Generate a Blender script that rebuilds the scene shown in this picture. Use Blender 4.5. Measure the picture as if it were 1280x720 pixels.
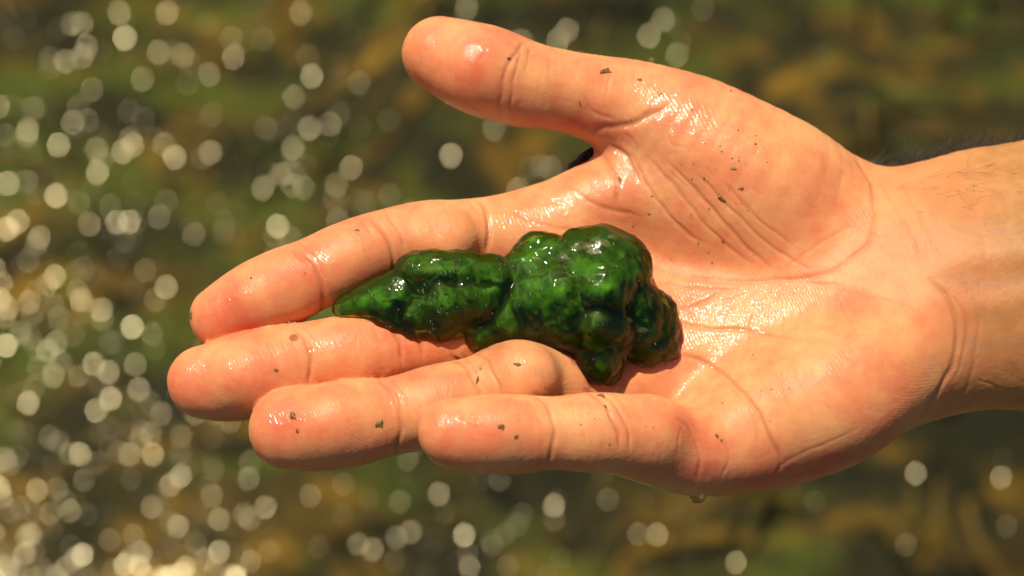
import bpy, math, random
import numpy as np
from mathutils import Matrix, Vector

# ------------------------------------------------------------------ camera, sky, sun, exposure
scene = bpy.context.scene
for o in list(bpy.data.objects):
    bpy.data.objects.remove(o)
col = scene.collection
rng = np.random.default_rng(7)
random.seed(7)

DEP = math.radians(60.0)              # the camera looks 60 degrees down on the stream
FOC = 0.5                             # metres to the hand
WAT = 1.40                            # metres along the axis to the water
right = Vector((1, 0, 0))
up = Vector((0, math.sin(DEP), math.cos(DEP)))
back = Vector((0, -math.cos(DEP), math.sin(DEP)))
cam_loc = Vector((0, 0, WAT * math.sin(DEP)))
R3 = Matrix((right, up, back)).transposed()

cam_d = bpy.data.cameras.new("camera")
cam_d.sensor_width = 36.0
cam_d.lens = 36.0 * FOC / 0.2048
cam_d.clip_start = 0.01
cam_d.clip_end = 400.0
cam_d.dof.use_dof = True
cam_d.dof.focus_distance = FOC - 0.012
cam_d.dof.aperture_fstop = cam_d.lens / 7.4
cam_d.dof.aperture_ratio = 1.08
cam = bpy.data.objects.new("camera", cam_d)
cam.matrix_world = Matrix.Translation(cam_loc) @ R3.to_4x4()
col.objects.link(cam)
scene.camera = cam

sun_dir = (right * -0.22 + up * 0.70 + back * 0.68).normalized()
elev = math.asin(sun_dir.z)
azim = math.atan2(sun_dir.x, sun_dir.y)

world = bpy.data.worlds.new("World")
scene.world = world
world.use_nodes = True
wn = world.node_tree
wn.nodes.clear()
sky = wn.nodes.new("ShaderNodeTexSky")
sky.sky_type = 'NISHITA'
sky.sun_disc = False
sky.sun_elevation = elev
sky.sun_rotation = azim
bg = wn.nodes.new("ShaderNodeBackground")
bg.inputs["Strength"].default_value = 0.05
wo = wn.nodes.new("ShaderNodeOutputWorld")
wn.links.new(sky.outputs[0], bg.inputs[0])
wn.links.new(bg.outputs[0], wo.inputs[0])

sun_d = bpy.data.lights.new("sun", 'SUN')
sun_d.energy = 4.6
sun_d.angle = math.radians(0.5)
sun_d.color = (1.0, 0.88, 0.68)
sun = bpy.data.objects.new("sun", sun_d)
sun.rotation_euler = sun_dir.to_track_quat('Z', 'Y').to_euler()
sun.location = (0, 0, 4)
col.objects.link(sun)

vs = scene.view_settings
vs.view_transform = 'Standard'
vs.look = 'None'
vs.exposure = 0.36
vs.gamma = 1.0
vs.use_curve_mapping = False
scene.cycles.use_denoising = True
scene.cycles.sample_clamp_indirect = 4.0
scene.cycles.max_bounces = 10
scene.cycles.volume_bounces = 5
scene.cycles.transparent_max_bounces = 16
scene.cycles.use_adaptive_sampling = False

# ------------------------------------------------------------------ helpers
def mat(name):
    m = bpy.data.materials.new(name)
    m.use_nodes = True
    nt = m.node_tree
    nt.nodes.clear()
    out = nt.nodes.new("ShaderNodeOutputMaterial")
    return m, nt, out

def N(nt, t, **kw):
    n = nt.nodes.new(t)
    for k, v in kw.items():
        if k in n.inputs:
            n.inputs[k].default_value = v
        else:
            setattr(n, k, v)
    return n

def L(nt, a, b):
    nt.links.new(a, b)

def ramp(nt, src, stops):
    r = nt.nodes.new("ShaderNodeValToRGB")
    e = r.color_ramp.elements
    while len(e) < len(stops):
        e.new(0.5)
    for i, (p, c) in enumerate(stops):
        e[i].position = p
        e[i].color = c if len(c) == 4 else (*c, 1)
    if src is not None:
        nt.links.new(src, r.inputs[0])
    return r

def math_n(nt, op, a, b=None, clamp=False):
    n = nt.nodes.new("ShaderNodeMath")
    n.operation = op
    n.use_clamp = clamp
    for i, v in enumerate((a, b)):
        if v is None:
            continue
        if isinstance(v, (int, float)):
            n.inputs[i].default_value = v
        else:
            nt.links.new(v, n.inputs[i])
    return n.outputs[0]

def mixc(nt, f, a, b, blend='MIX'):
    n = nt.nodes.new("ShaderNodeMix")
    n.data_type = 'RGBA'
    n.blend_type = blend
    for i, v in ((0, f), (6, a), (7, b)):
        if isinstance(v, (int, float)):
            n.inputs[i].default_value = v
        elif isinstance(v, tuple):
            n.inputs[i].default_value = (*v, 1) if len(v) == 3 else v
        else:
            nt.links.new(v, n.inputs[i])
    return n.outputs[2]

def mesh_obj(name, verts, faces, material, parent=None, smooth=True, local=True):
    me = bpy.data.meshes.new(name)
    v = np.asarray(verts, dtype=np.float32)
    if isinstance(faces, np.ndarray):
        k = faces.shape[1]
        me.vertices.add(len(v))
        me.vertices.foreach_set("co", v.ravel())
        me.loops.add(faces.size)
        me.loops.foreach_set("vertex_index", faces.astype(np.int32).ravel())
        me.polygons.add(len(faces))
        me.polygons.foreach_set("loop_start", np.arange(0, faces.size, k, dtype=np.int32))
        me.update(calc_edges=True)
    else:
        me.from_pydata(v.tolist(), [], [list(map(int, f)) for f in faces])
        me.update()
    me.polygons.foreach_set("use_smooth", np.full(len(me.polygons), smooth))
    me.materials.append(material)
    me.validate()
    ob = bpy.data.objects.new(name, me)
    col.objects.link(ob)
    if parent is not None:
        ob.parent = parent
    return ob

def tag(o, label=None, cat=None, group=None, kind=None):
    if label: o["label"] = label
    if cat: o["category"] = cat
    if group: o["group"] = group
    if kind: o["kind"] = kind
    return o

def attr(ob, name, values):
    a = ob.data.attributes.new(name, 'FLOAT', 'POINT')
    a.data.foreach_set("value", np.asarray(values, dtype=np.float32))

# value noise on points, smooth, for shaping
_perm = np.random.default_rng(3).random((32, 32, 32)).astype(np.float32)
def vnoise(p, freq, seed=0):
    q = np.asarray(p) * freq + seed * 7.31 + 1000.0
    i = np.floor(q).astype(np.int64)
    f = (q - i).astype(np.float32)
    f = f * f * (3 - 2 * f)
    i &= 31
    j = (i + 1) & 31
    x0, y0, z0 = i[:, 0], i[:, 1], i[:, 2]
    x1, y1, z1 = j[:, 0], j[:, 1], j[:, 2]
    fx, fy, fz = f[:, 0], f[:, 1], f[:, 2]
    def l(a, b, t): return a + (b - a) * t
    c = l(l(l(_perm[x0, y0, z0], _perm[x1, y0, z0], fx), l(_perm[x0, y1, z0], _perm[x1, y1, z0], fx), fy),
          l(l(_perm[x0, y0, z1], _perm[x1, y0, z1], fx), l(_perm[x0, y1, z1], _perm[x1, y1, z1], fx), fy), fz)
    return c * 2 - 1

# ------------------------------------------------------------------ the stream: bed, weed, water
def grid(x0, x1, y0, y1, nx, ny):
    xs = np.linspace(x0, x1, nx); ys = np.linspace(y0, y1, ny)
    X, Y = np.meshgrid(xs, ys)
    idx = np.arange(nx * ny).reshape(ny, nx)
    f = np.stack([idx[:-1, :-1], idx[:-1, 1:], idx[1:, 1:], idx[1:, :-1]], -1).reshape(-1, 4)
    return X.ravel(), Y.ravel(), f

# bed: dark silt with ochre and green patches drawn out along the current
m_bed, nt, out = mat("stream_bed_silt")
tc = N(nt, "ShaderNodeTexCoord")
mp = N(nt, "ShaderNodeMapping"); mp.inputs["Scale"].default_value = (7.0, 13.0, 9.0); mp.inputs["Rotation"].default_value = (0, 0, 0.25)
L(nt, tc.outputs["Object"], mp.inputs[0])
n1 = N(nt, "ShaderNodeTexNoise", Scale=1.6, Detail=5.0, Roughness=0.6, Distortion=0.6); L(nt, mp.outputs[0], n1.inputs["Vector"])
n2 = N(nt, "ShaderNodeTexNoise", Scale=1.1, Detail=4.0, Roughness=0.6); 
mp2 = N(nt, "ShaderNodeMapping"); mp2.inputs["Location"].default_value = (4.7, 2.2, 0); mp2.inputs["Scale"].default_value = (6.5, 11.0, 8.0)
L(nt, tc.outputs["Object"], mp2.inputs[0]); L(nt, mp2.outputs[0], n2.inputs["Vector"])
c1 = ramp(nt, n1.outputs[0], [(0.42, (0.002, 0.003, 0.003)), (0.50, (0.012, 0.011, 0.004)), (0.59, (0.090, 0.055, 0.009)), (0.71, (0.25, 0.15, 0.025))])
c2 = ramp(nt, n2.outputs[0], [(0.49, (0, 0, 0)), (0.60, (0.9, 0.9, 0.9))])
cm = mixc(nt, c2.outputs[0], c1.outputs[0], (0.042, 0.066, 0.007))
b = N(nt, "ShaderNodeBsdfPrincipled", Roughness=0.9)
L(nt, cm, b.inputs["Base Color"]); L(nt, b.outputs[0], out.inputs[0])
X, Y, f = grid(-30, 30, -12, 60, 160, 200)
# finer spacing near the view
X = np.sign(X) * np.abs(X / 30) ** 2.2 * 30
Yc = 0.7
t = (Y - 24) / 36
Y = np.sign(t) * np.abs(t) ** 2.2 * 36 + Yc
Z = -0.20 + 0.05 * vnoise(np.stack([X, Y, X * 0], 1), 5.0) + 0.03 * vnoise(np.stack([X, Y, X * 0], 1), 14.0, 2)
bed = mesh_obj("stream_bed", np.stack([X, Y, Z], 1), f, m_bed)
tag(bed, kind="structure")

# trailing weed on the bed: uncountable mass of ribbons
m_weed, nt, out = mat("water_weed")
oi = N(nt, "ShaderNodeAttribute", attribute_name="tone")
cr = ramp(nt, oi.outputs["Fac"], [(0.0, (0.008, 0.012, 0.006)), (0.35, (0.026, 0.028, 0.008)), (0.55, (0.10, 0.064, 0.014)), (0.8, (0.036, 0.066, 0.010)), (1.0, (0.16, 0.10, 0.03))])
b = N(nt, "ShaderNodeBsdfPrincipled", Roughness=0.6)
L(nt, cr.outputs[0], b.inputs["Base Color"]); L(nt, b.outputs[0], out.inputs[0])
WV, WF, WT = [], [], []
for k in range(1000):
    cx, cy = rng.uniform(-0.9, 0.9), rng.uniform(0.1, 1.6)
    ang = 0.25 + rng.normal(0, 0.28) + 0.5 * math.sin(cx * 4)
    ln = rng.uniform(0.03, 0.09); wd = rng.uniform(0.001, 0.004); ph = rng.uniform(0, 6.28)
    z0 = rng.uniform(-0.19, -0.10)
    base = len(WV)
    tone = np.clip(0.5 + 0.33 * vnoise(np.array([[cx, cy, 0.3]]), 4.0, 5)[0] + rng.normal(0, 0.16), 0, 1)
    for s in range(9):
        u = s / 8
        x = cx + math.cos(ang) * ln * u - math.sin(ang) * 0.02 * math.sin(u * 5 + ph)
        y = cy + math.sin(ang) * ln * u + math.cos(ang) * 0.02 * math.sin(u * 5 + ph)
        w = wd * (0.25 + math.sin(math.pi * (0.12 + 0.85 * u)))
        for q in (-1, 0, 1):
            WV.append((x - math.sin(ang) * w * q, y + math.cos(ang) * w * q, z0 + 0.012 * math.sin(u * 7 + ph) + (0.003 if q == 0 else 0)))
            WT.append(tone)
    for s in range(8):
        for q in (0, 1):
            a = base + s * 3 + q
            WF.append((a, a + 1, a + 4, a + 3))
weed = mesh_obj("water_weed", np.array(WV), np.array(WF), m_weed)
attr(weed, "tone", WT)
tag(weed, "blurred ochre and green weed trailing over the stream bed", "weed", kind="stuff")

# water: choppy little ripples; every face is a real facet that may catch the sun
m_wat, nt, out = mat("stream_water")
tr = N(nt, "ShaderNodeBsdfTransparent"); tr.inputs[0].default_value = (0.95, 0.92, 0.66, 1)
gl = N(nt, "ShaderNodeBsdfGlossy", Roughness=0.145); gl.distribution = 'BECKMANN'; gl.inputs[0].default_value = (1.0, 0.91, 0.62, 1)
fr = N(nt, "ShaderNodeFresnel", IOR=1.33)
mx = N(nt, "ShaderNodeMixShader")
L(nt, fr.outputs[0], mx.inputs[0]); L(nt, tr.outputs[0], mx.inputs[1]); L(nt, gl.outputs[0], mx.inputs[2]); L(nt, mx.outputs[0], out.inputs[0])
CH = 0.0017
nx, ny = int(0.84 / CH), int(0.78 / CH)
X, Y, f = grid(-0.42, 0.42, 0.33, 1.11, nx, ny)
P = np.stack([X, Y, X * 0], 1)
patch = 0.5 + 0.5 * vnoise(P, 7.0, 11) + 0.45 * vnoise(P, 17.0, 4)
side = 1.0 / (1.0 + np.exp((X - 0.10 + 0.25 * (Y - 0.72)) * 10))
side = side * (0.36 + 0.64 * np.clip((X + 0.25) / 0.22, 0, 1)) * (0.40 + 0.60 * np.clip((Y - 0.58) / 0.18, 0, 1))
chop = np.clip(0.065 + 0.37 * side * np.clip(0.62 + 0.45 * patch, 0.25, 1.1), 0.02, 0.40)   # share of the surface that is ruffled
amp = np.where(rng.random(X.shape) < chop, rng.uniform(0.7, 1.3, X.shape), 0.16)
Z = rng.normal(0, 1, X.shape) * CH * 0.15 * amp + 0.0012 * vnoise(P, 16.0, 1)
X2 = X + rng.uniform(-0.3, 0.3, X.shape) * CH; Y2 = Y + rng.uniform(-0.3, 0.3, X.shape) * CH
tri = np.concatenate([f[:, [0, 1, 2]], f[:, [0, 2, 3]]])
edge = (np.abs(X) > 0.4195) | (Y < 0.3305) | (Y > 1.1095)
X2[edge] = X[edge]; Y2[edge] = Y[edge]; Z[edge] = 0
wv = [np.stack([X2, Y2, Z], 1)]; wf = [tri]
base = len(X2)
# calmer sheet out to the horizon, butted against the rippled patch
def quad_sheet(x0, x1, y0, y1, n):
    global base
    gx, gy, gf = grid(x0, x1, y0, y1, n, n)
    wv.append(np.stack([gx, gy, gx * 0], 1))
    wf.append(np.concatenate([gf[:, [0, 1, 2]], gf[:, [0, 2, 3]]]) + base)
    base += len(gx)
quad_sheet(-30, -0.42, -12, 60, 30); quad_sheet(0.42, 30, -12, 60, 30)
quad_sheet(-0.42, 0.42, -12, 0.33, 20); quad_sheet(-0.42, 0.42, 1.11, 60, 20)
water = mesh_obj("water", np.concatenate(wv), np.concatenate(wf), m_wat, smooth=False)
tag(water, kind="structure")

# ------------------------------------------------------------------ the hand, shaped as one implicit body (millimetres, hand frame)
PX = 0.16
DMM = FOC * 1000
HAND_M = Matrix.Translation(cam_loc - back * FOC) @ R3.to_4x4()      # hand frame: x along the arm, y thumb-ward, z up out of the palm

def U(px, py, z):
    s = PX * (DMM - z) / DMM
    return np.array([(px - 640) * s, (360 - py) * s, z], dtype=np.float64)

def to_px(p):
    s = DMM / (DMM - p[:, 2]) / PX
    return np.stack([640 + p[:, 0] * s, 360 - p[:, 1] * s], 1)

def spline(nodes, per=5):
    n = np.array([np.concatenate([U(a, b_, c), [r * PX]]) for a, b_, c, r in nodes])
    n = np.concatenate([[2 * n[0] - n[1]], n, [2 * n[-1] - n[-2]]])
    pts = []
    for i in range(1, len(n) - 2):
        for k in range(per):
            t = k / per
            p0, p1, p2, p3 = n[i - 1:i + 3]
            pts.append(0.5 * (2 * p1 + (p2 - p0) * t + (2 * p0 - 5 * p1 + 4 * p2 - p3) * t * t + (3 * p1 - p0 - 3 * p2 + p3) * t ** 3))
    pts.append(n[-2])
    return np.array(pts)

def smin(a, b_, k):
    h = np.maximum(k - np.abs(a - b_), 0) / k
    return np.minimum(a, b_) - h * h * k * 0.25

def tube(p, s, squash=None):
    """distance to a swept ball of varying radius; squash=(axis, factor) flattens the section"""
    d = np.full(len(p), 1e3)
    if squash is not None:
        ax, fac = squash
        ax = np.asarray(ax) / np.linalg.norm(ax)
    for i in range(len(s) - 1):
        a, b_ = s[i], s[i + 1]
        ba = b_[:3] - a[:3]
        pa = p - a[:3]
        l2 = ba @ ba
        t = np.clip(pa @ ba / max(l2, 1e-9), 0, 1)
        q = pa - t[:, None] * ba
        if squash is not None:
            c = q @ ax
            q = q + np.outer(c * (fac - 1), ax)
        d = np.minimum(d, np.sqrt((q * q).sum(1)) - (a[3] + (b_[3] - a[3]) * t))
    return d

def boxed(fn, lo, hi, pad=9.0):
    lo = lo - pad; hi = hi + pad
    def g(p):
        out_ = np.full(len(p), 60.0)
        m = np.all((p > lo) & (p < hi), axis=1)
        if m.any():
            out_[m] = fn(p[m])
        return out_
    return g

def tube_fn(nodes, per=5, squash=None, pads=(), pad_k=3.0):
    s = spline(nodes, per)
    P_ = [(U(a, b_, c), r * PX) for a, b_, c, r in pads]
    lo = (s[:, :3] - s[:, 3:]).min(0); hi = (s[:, :3] + s[:, 3:]).max(0)
    for c, r in P_:
        lo = np.minimum(lo, c - r); hi = np.maximum(hi, c + r)
    def fn(p):
        d = tube(p, s, squash)
        for c, r in P_:
            d = smin(d, np.sqrt(((p - c) ** 2).sum(1)) - r, pad_k)
        return d
    return boxed(fn, lo, hi)

INDEX = [(276, 397, 4, 40), (310, 379, 4, 46), (352, 360, 4, 49.5), (390, 343, 3.2, 46.3), (435, 325, 3, 48.6), (485, 306, 0.8, 45.5), (540, 298, -2, 47.5), (600, 300, -6, 49), (690, 305, -10, 58)]
MIDDLE = [(257, 477, 8, 46), (292, 474, 9, 52), (340, 464, 9.5, 53.5), (390, 451, 8.5, 48.3), (445, 444, 8, 51), (505, 434, 5.6, 46), (560, 424, 3, 50), (630, 405, -2, 52), (730, 390, -5, 58)]
RING = [(360, 537, 17, 48), (395, 535, 18, 52.5), (440, 529, 18, 54), (492, 520, 16.5, 47.5), (545, 508, 17, 50), (595, 494, 15, 46.5), (645, 480, 13, 53), (695, 484, 8, 52), (745, 490, 2, 50), (820, 475, -2, 56)]
PINKY = [(567, 541, 28, 41.5), (600, 542, 29, 46), (640, 543, 29.5, 47.5), (692, 541, 28.5, 43), (735, 541, 27, 47), (780, 544, 24, 49), (825, 556, 19, 52), (880, 562, 14, 56), (960, 540, 9, 62)]
THUMB = [(549, 67, -2, 46), (585, 82, -1, 54), (620, 94, -1, 57), (655, 105, -2, 55), (700, 113, -4, 52), (745, 124, -6, 55), (800, 142, -8, 66), (870, 184, -9, 88), (950, 237, -10, 104), (1015, 272, -14, 96), (1080, 310, -18, 86)]

f_fing = [tube_fn(INDEX, pads=[(325, 371, 7.2, 37), (560, 300, 3, 38)]),
          tube_fn(MIDDLE, pads=[(308, 470, 12.6, 40)]),
          tube_fn(RING, pads=[(413, 531, 21.4, 40), (655, 472, 19, 42)]),
          tube_fn(PINKY, pads=[(618, 541, 32, 36), (815, 540, 23, 42)])]
f_thumb = tube_fn(THUMB, pads=[(600, 88, 2.5, 45)], pad_k=4.0)
f_meta = [tube_fn([(690, 305, -10, 60), (850, 300, -13, 62), (1130, 320, -12, 85)]),
          tube_fn([(730, 388, -6, 60), (880, 380, -9, 66), (1140, 350, -10, 88)]),
          tube_fn([(800, 468, -2, 62), (920, 440, -5, 70), (1150, 385, -9, 90)]),
          tube_fn([(890, 545, 3, 62), (1000, 500, 0, 76), (1140, 425, -6, 84)])]
f_hypo = tube_fn([(915, 545, 7, 66), (960, 528, 9, 78), (1030, 500, 9, 88), (1095, 460, 5, 84), (1135, 435, 0, 78)])
f_web = tube_fn([(600, 303, -6, 46), (650, 291, -8, 48), (700, 272, -9, 51), (750, 252, -9, 54), (800, 245, -9, 60), (880, 275, -9, 66), (980, 300, -9, 68)])
PN = (0, 0.42, 0.907)
ARM = spline([(1080, 352, -12, 140), (1140, 360, -11, 155), (1200, 351, -10, 166), (1290, 344, -9, 180), (1420, 338, -8, 192), (1620, 332, -8, 205)], 4)
def f_arm(p): return tube(p, ARM, (PN, 1.34))
f_arm = boxed(f_arm, (ARM[:, :3] - ARM[:, 3:]).min(0), (ARM[:, :3] + ARM[:, 3:]).max(0))

def hand_sdf(p):
    palm = f_meta[0](p)
    for g in f_meta[1:]:
        palm = smin(palm, g(p), 6.0)
    palm = smin(palm, f_hypo(p), 7.0)
    palm = smin(palm, f_web(p), 4.0)
    palm = smin(palm, f_arm(p), 9.0)
    palm = smin(palm, f_thumb(p), 5.0)
    fi = f_fing[0](p)
    for g in f_fing[1:]:
        fi = smin(fi, g(p), 0.8)
    d = smin(palm, fi, 4.0)
    return d + 0.28 * vnoise(p, 0.11, 3) + 0.05 * vnoise(p, 0.3, 9)

def grad(f, p, e=0.15):
    k = np.array([[1, -1, -1], [-1, -1, 1], [-1, 1, -1], [1, 1, 1]], dtype=np.float64)
    g = np.zeros_like(p)
    for s in k:
        g += s * f(p + s * e)[:, None]
    g /= 4 * e
    return g

def surface_net(f, lo, hi, h, band=None):
    lo = np.asarray(lo, float); hi = np.asarray(hi, float)
    C = 6
    nb = np.ceil((hi - lo) / (h * C)).astype(int)
    n = nb * C + 1
    cx = [lo[a] + h * C * (np.arange(nb[a]) + 0.5) for a in range(3)]
    G = np.stack(np.meshgrid(*cx, indexing='ij'), -1).reshape(-1, 3)
    dc = f(G)
    near = np.abs(dc) < h * C * 1.15 + 1.5
    D = np.repeat(np.repeat(np.repeat(dc.reshape(nb), C, 0), C, 1), C, 2)
    D = np.pad(D, ((0, 1),) * 3, mode='edge').astype(np.float32)
    M = np.repeat(np.repeat(np.repeat(near.reshape(nb), C, 0), C, 1), C, 2)
    M = np.pad(M, ((0, 1),) * 3, mode='edge')
    for a in range(3):                      # block borders belong to both neighbours
        M |= np.roll(M, 1, axis=a)
    idx = np.argwhere(M)
    D[M] = f(lo + idx * h)
    S = D < 0
    c = np.zeros(tuple(n - 1), dtype=np.int8)
    for i in (0, 1):
        for j in (0, 1):
            for k in (0, 1):
                c += S[i:n[0] - 1 + i, j:n[1] - 1 + j, k:n[2] - 1 + k]
    act = (c > 0) & (c < 8)
    cells = np.argwhere(act)
    vid = np.full(act.shape, -1, dtype=np.int64)
    vid[act] = np.arange(len(cells))
    acc = np.zeros((len(cells), 3)); cnt = np.zeros(len(cells))
    corners = [np.array([i, j, k]) for i in (0, 1) for j in (0, 1) for k in (0, 1)]
    for a in corners:
        for ax in range(3):
            if a[ax]:
                continue
            b_ = a.copy(); b_[ax] = 1
            A = cells + a; B = cells + b_
            da = D[A[:, 0], A[:, 1], A[:, 2]]; db = D[B[:, 0], B[:, 1], B[:, 2]]
            m = (da < 0) != (db < 0)
            t = np.where(m, da / np.where(m, da - db, 1), 0)
            pt = A + t[:, None] * (b_ - a)
            acc[m] += pt[m]; cnt[m] += 1
    V = lo + h * acc / cnt[:, None]
    F = []
    for ax in range(3):
        u, w = (ax + 1) % 3, (ax + 2) % 3
        s0 = [slice(None)] * 3; s1 = [slice(None)] * 3
        s0[ax] = slice(0, -1); s1[ax] = slice(1, None)
        e = S[tuple(s0)] != S[tuple(s1)]
        E = np.argwhere(e)
        ok = (E[:, u] > 0) & (E[:, w] > 0) & (E[:, u] < n[u] - 1) & (E[:, w] < n[w] - 1)
        E = E[ok]
        inside0 = S[tuple(E.T)]
        def cell(du, dw):
            q = E.copy(); q[:, u] += du; q[:, w] += dw
            return vid[tuple(q.T)]
        q = np.stack([cell(-1, -1), cell(0, -1), cell(0, 0), cell(-1, 0)], 1)
        q[~inside0] = q[~inside0][:, ::-1]
        F.append(q)
    return V, np.concatenate(F)

def subdivide(V, F):
    e = np.stack([F, np.roll(F, -1, axis=1)], -1).reshape(-1, 2)
    es = np.sort(e, 1)
    key = es[:, 0] * (len(V) + 1) + es[:, 1]
    uq, first, inv = np.unique(key, return_index=True, return_inverse=True)
    mid = V[es[first]].mean(1)
    cen = V[F].mean(1)
    n0 = len(V); n1_ = n0 + len(mid)
    em = (n0 + inv).reshape(-1, 4)
    ce = n1_ + np.arange(len(F))
    Q = [np.stack([F[:, i], em[:, i], ce, em[:, (i + 3) % 4]], 1) for i in range(4)]
    return np.concatenate([V, mid, cen]), np.concatenate(Q)

def project(f, V, it=3):
    for _ in range(it):
        d = f(V); g = grad(f, V)
        V = V - np.clip(d, -0.6, 0.6)[:, None] * g / np.maximum((g * g).sum(1), 0.2)[:, None]
    return V

HV, HF = surface_net(hand_sdf, (-78, -58, -50), (134, 62, 52), 1.0)
HV = project(hand_sdf, HV, 2)
HV, HF = subdivide(HV, HF)
HV = project(hand_sdf, HV, 2)
HN = grad(hand_sdf, HV, 0.25)
HN /= np.linalg.norm(HN, axis=1)[:, None]
_pk = np.concatenate([HV, HN], 1)
_pk, HF = subdivide(_pk, HF)
HV = _pk[:, :3]; HN = _pk[:, 3:] / np.linalg.norm(_pk[:, 3:], axis=1)[:, None]
pix = to_px(HV)

def seg_dist(q, pl):
    """distance (px) of points to a polyline and the share of its length at the foot"""
    best = np.full(len(q), 1e6); par = np.zeros(len(q))
    pl = np.asarray(pl, float)
    ln = np.r_[0, np.cumsum(np.linalg.norm(np.diff(pl, axis=0), axis=1))]
    for i in range(len(pl) - 1):
        a, b_ = pl[i], pl[i + 1]
        ba = b_ - a
        t = np.clip((q - a) @ ba / (ba @ ba), 0, 1)
        d = np.linalg.norm(q - a - t[:, None] * ba, axis=1)
        m = d < best
        best[m] = d[m]; par[m] = (ln[i] + t[m] * (ln[i + 1] - ln[i])) / ln[-1]
    return best, par

def smooth_pl(pl, per=6):
    n = np.array(pl, float)
    n = np.concatenate([[2 * n[0] - n[1]], n, [2 * n[-1] - n[-2]]])
    o = []
    for i in range(1, len(n) - 2):
        for k in range(per):
            t = k / per
            p0, p1, p2, p3 = n[i - 1:i + 3]
            o.append(0.5 * (2 * p1 + (p2 - p0) * t + (2 * p0 - 5 * p1 + 4 * p2 - p3) * t * t + (3 * p1 - p0 - 3 * p2 + p3) * t ** 3))
    o.append(n[-2])
    return np.array(o)

# creases: polyline on the palm side, depth mm, half-width px
CREASE = [
    ([(361, 309), (384, 326), (400, 352), (405, 378), (398, 402)], .36, 4.0), ([(372, 303), (394, 322), (408, 348)], .14, 2.2),
    ([(462, 272), (478, 288), (490, 315), (494, 348)], .42, 3.5), ([(480, 264), (497, 285), (507, 312)], .25, 3.0), ([(450, 275), (464, 290)], .15, 2.5),
    ([(596, 250), (607, 264), (611, 288), (608, 318)], .45, 4.0), ([(584, 250), (597, 268)], .15, 2.5),
    ([(368, 412), (382, 426), (389, 450), (386, 482)], .36, 4.0), ([(380, 408), (394, 424), (400, 446)], .12, 2.2),
    ([(490, 415), (500, 432), (503, 452)], .35, 3.0), ([(514, 412), (526, 430), (530, 446)], .35, 3.0),
    ([(470, 470), (486, 484), (498, 508), (500, 540), (494, 572)], .34, 4.0), ([(482, 468), (500, 490), (508, 512)], .14, 2.4),
    ([(565, 445), (583, 460), (596, 482), (602, 500)], .35, 3.4), ([(592, 436), (608, 452), (620, 474), (626, 496)], .28, 3.2), ([(577, 442), (594, 462), (608, 490)], .15, 2.4),
    ([(716, 448), (734, 468), (744, 492)], .5, 4.5),
    ([(668, 492), (684, 508), (692, 532), (690, 562), (684, 588)], .30, 4.0), ([(656, 494), (668, 510), (674, 530)], .10, 2.4),
    ([(731, 488), (752, 504), (768, 528), (776, 562)], .36, 3.0), ([(745, 487), (768, 506), (782, 532), (788, 566)], .28, 2.8), ([(757, 486), (778, 502), (790, 524)], .14, 2.4),
    ([(846, 520), (864, 542), (875, 570), (872, 600)], .22, 3.6), ([(905, 540), (910, 570), (902, 600)], .10, 3.0),
    ([(658, 50), (640, 74), (630, 100), (624, 136), (626, 160)], .20, 4.0), ([(652, 56), (648, 84), (640, 112), (637, 150)], .16, 3.2), ([(664, 60), (658, 90)], .12, 2.4),
    ([(735, 166), (762, 158), (790, 154), (815, 143), (835, 132)], .34, 6.0), ([(748, 190), (764, 212), (772, 235), (770, 260)], .35, 5.0),
    ([(762, 182), (785, 200), (800, 228)], .4, 5.0), ([(770, 150), (742, 140), (730, 118)], .12, 3.5),
    ([(790, 195), (815, 240), (850, 285), (880, 305)], .22, 3.4), ([(812, 196), (845, 236), (890, 290), (940, 330)], .18, 3.2),
    ([(838, 206), (880, 250), (925, 300), (965, 338)], .24, 3.4), ([(868, 215), (915, 262), (960, 305), (1010, 338)], .18, 3.2), ([(905, 230), (950, 275), (990, 305)], .16, 3.0),
    ([(700, 228), (735, 250), (765, 262), (800, 270)], .18, 4.0), ([(640, 262), (680, 282), (720, 290)], .15, 4.0),
    ([(806, 330), (850, 345), (900, 352), (960, 352), (1020, 345), (1058, 328), (1088, 300), (1096, 256), (1088, 218)], .20, 4.5),
    ([(980, 350), (1035, 356), (1080, 366), (1130, 380), (1165, 395)], .12, 4.0), ([(820, 352), (880, 362), (930, 362)], .14, 3.0),
    ([(1070, 200), (1088, 232), (1092, 262)], .35, 4.0), ([(1052, 260), (1080, 286), (1110, 300)], .10, 3.0),
    ([(980, 340), (1030, 300), (1075, 280)], .07, 3.0),
    ([(838, 398), (880, 410), (930, 414), (1000, 424)], .30, 3.4), ([(850, 386), (880, 378), (905, 362)], .14, 3.0),
    ([(846, 440), (890, 458), (930, 492), (955, 530), (972, 566), (976, 592)], .36, 4.0), ([(905, 470), (940, 520), (950, 560)], .14, 3.0),
    ([(1042, 366), (1056, 392), (1072, 420)], .14, 2.2), ([(1000, 390), (990, 430), (994, 470)], .08, 3.0), ([(940, 390), (935, 430), (925, 455)], .10, 3.0),
    ([(1162, 350), (1186, 374), (1196, 410), (1194, 446), (1176, 486), (1150, 520)], .32, 4.5), ([(1186, 362), (1206, 396), (1206, 436), (1192, 476)], .14, 3.4), ([(1212, 360), (1222, 410), (1214, 470), (1198, 508)], .12, 4.0),
    ([(958, 600), (990, 572), (1030, 556), (1070, 536)], .08, 3.0), ([(1100, 225), (1120, 262), (1150, 320)], .12, 4.0), ([(1120, 222), (1150, 270), (1175, 330)], .10, 4.0),
]
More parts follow.
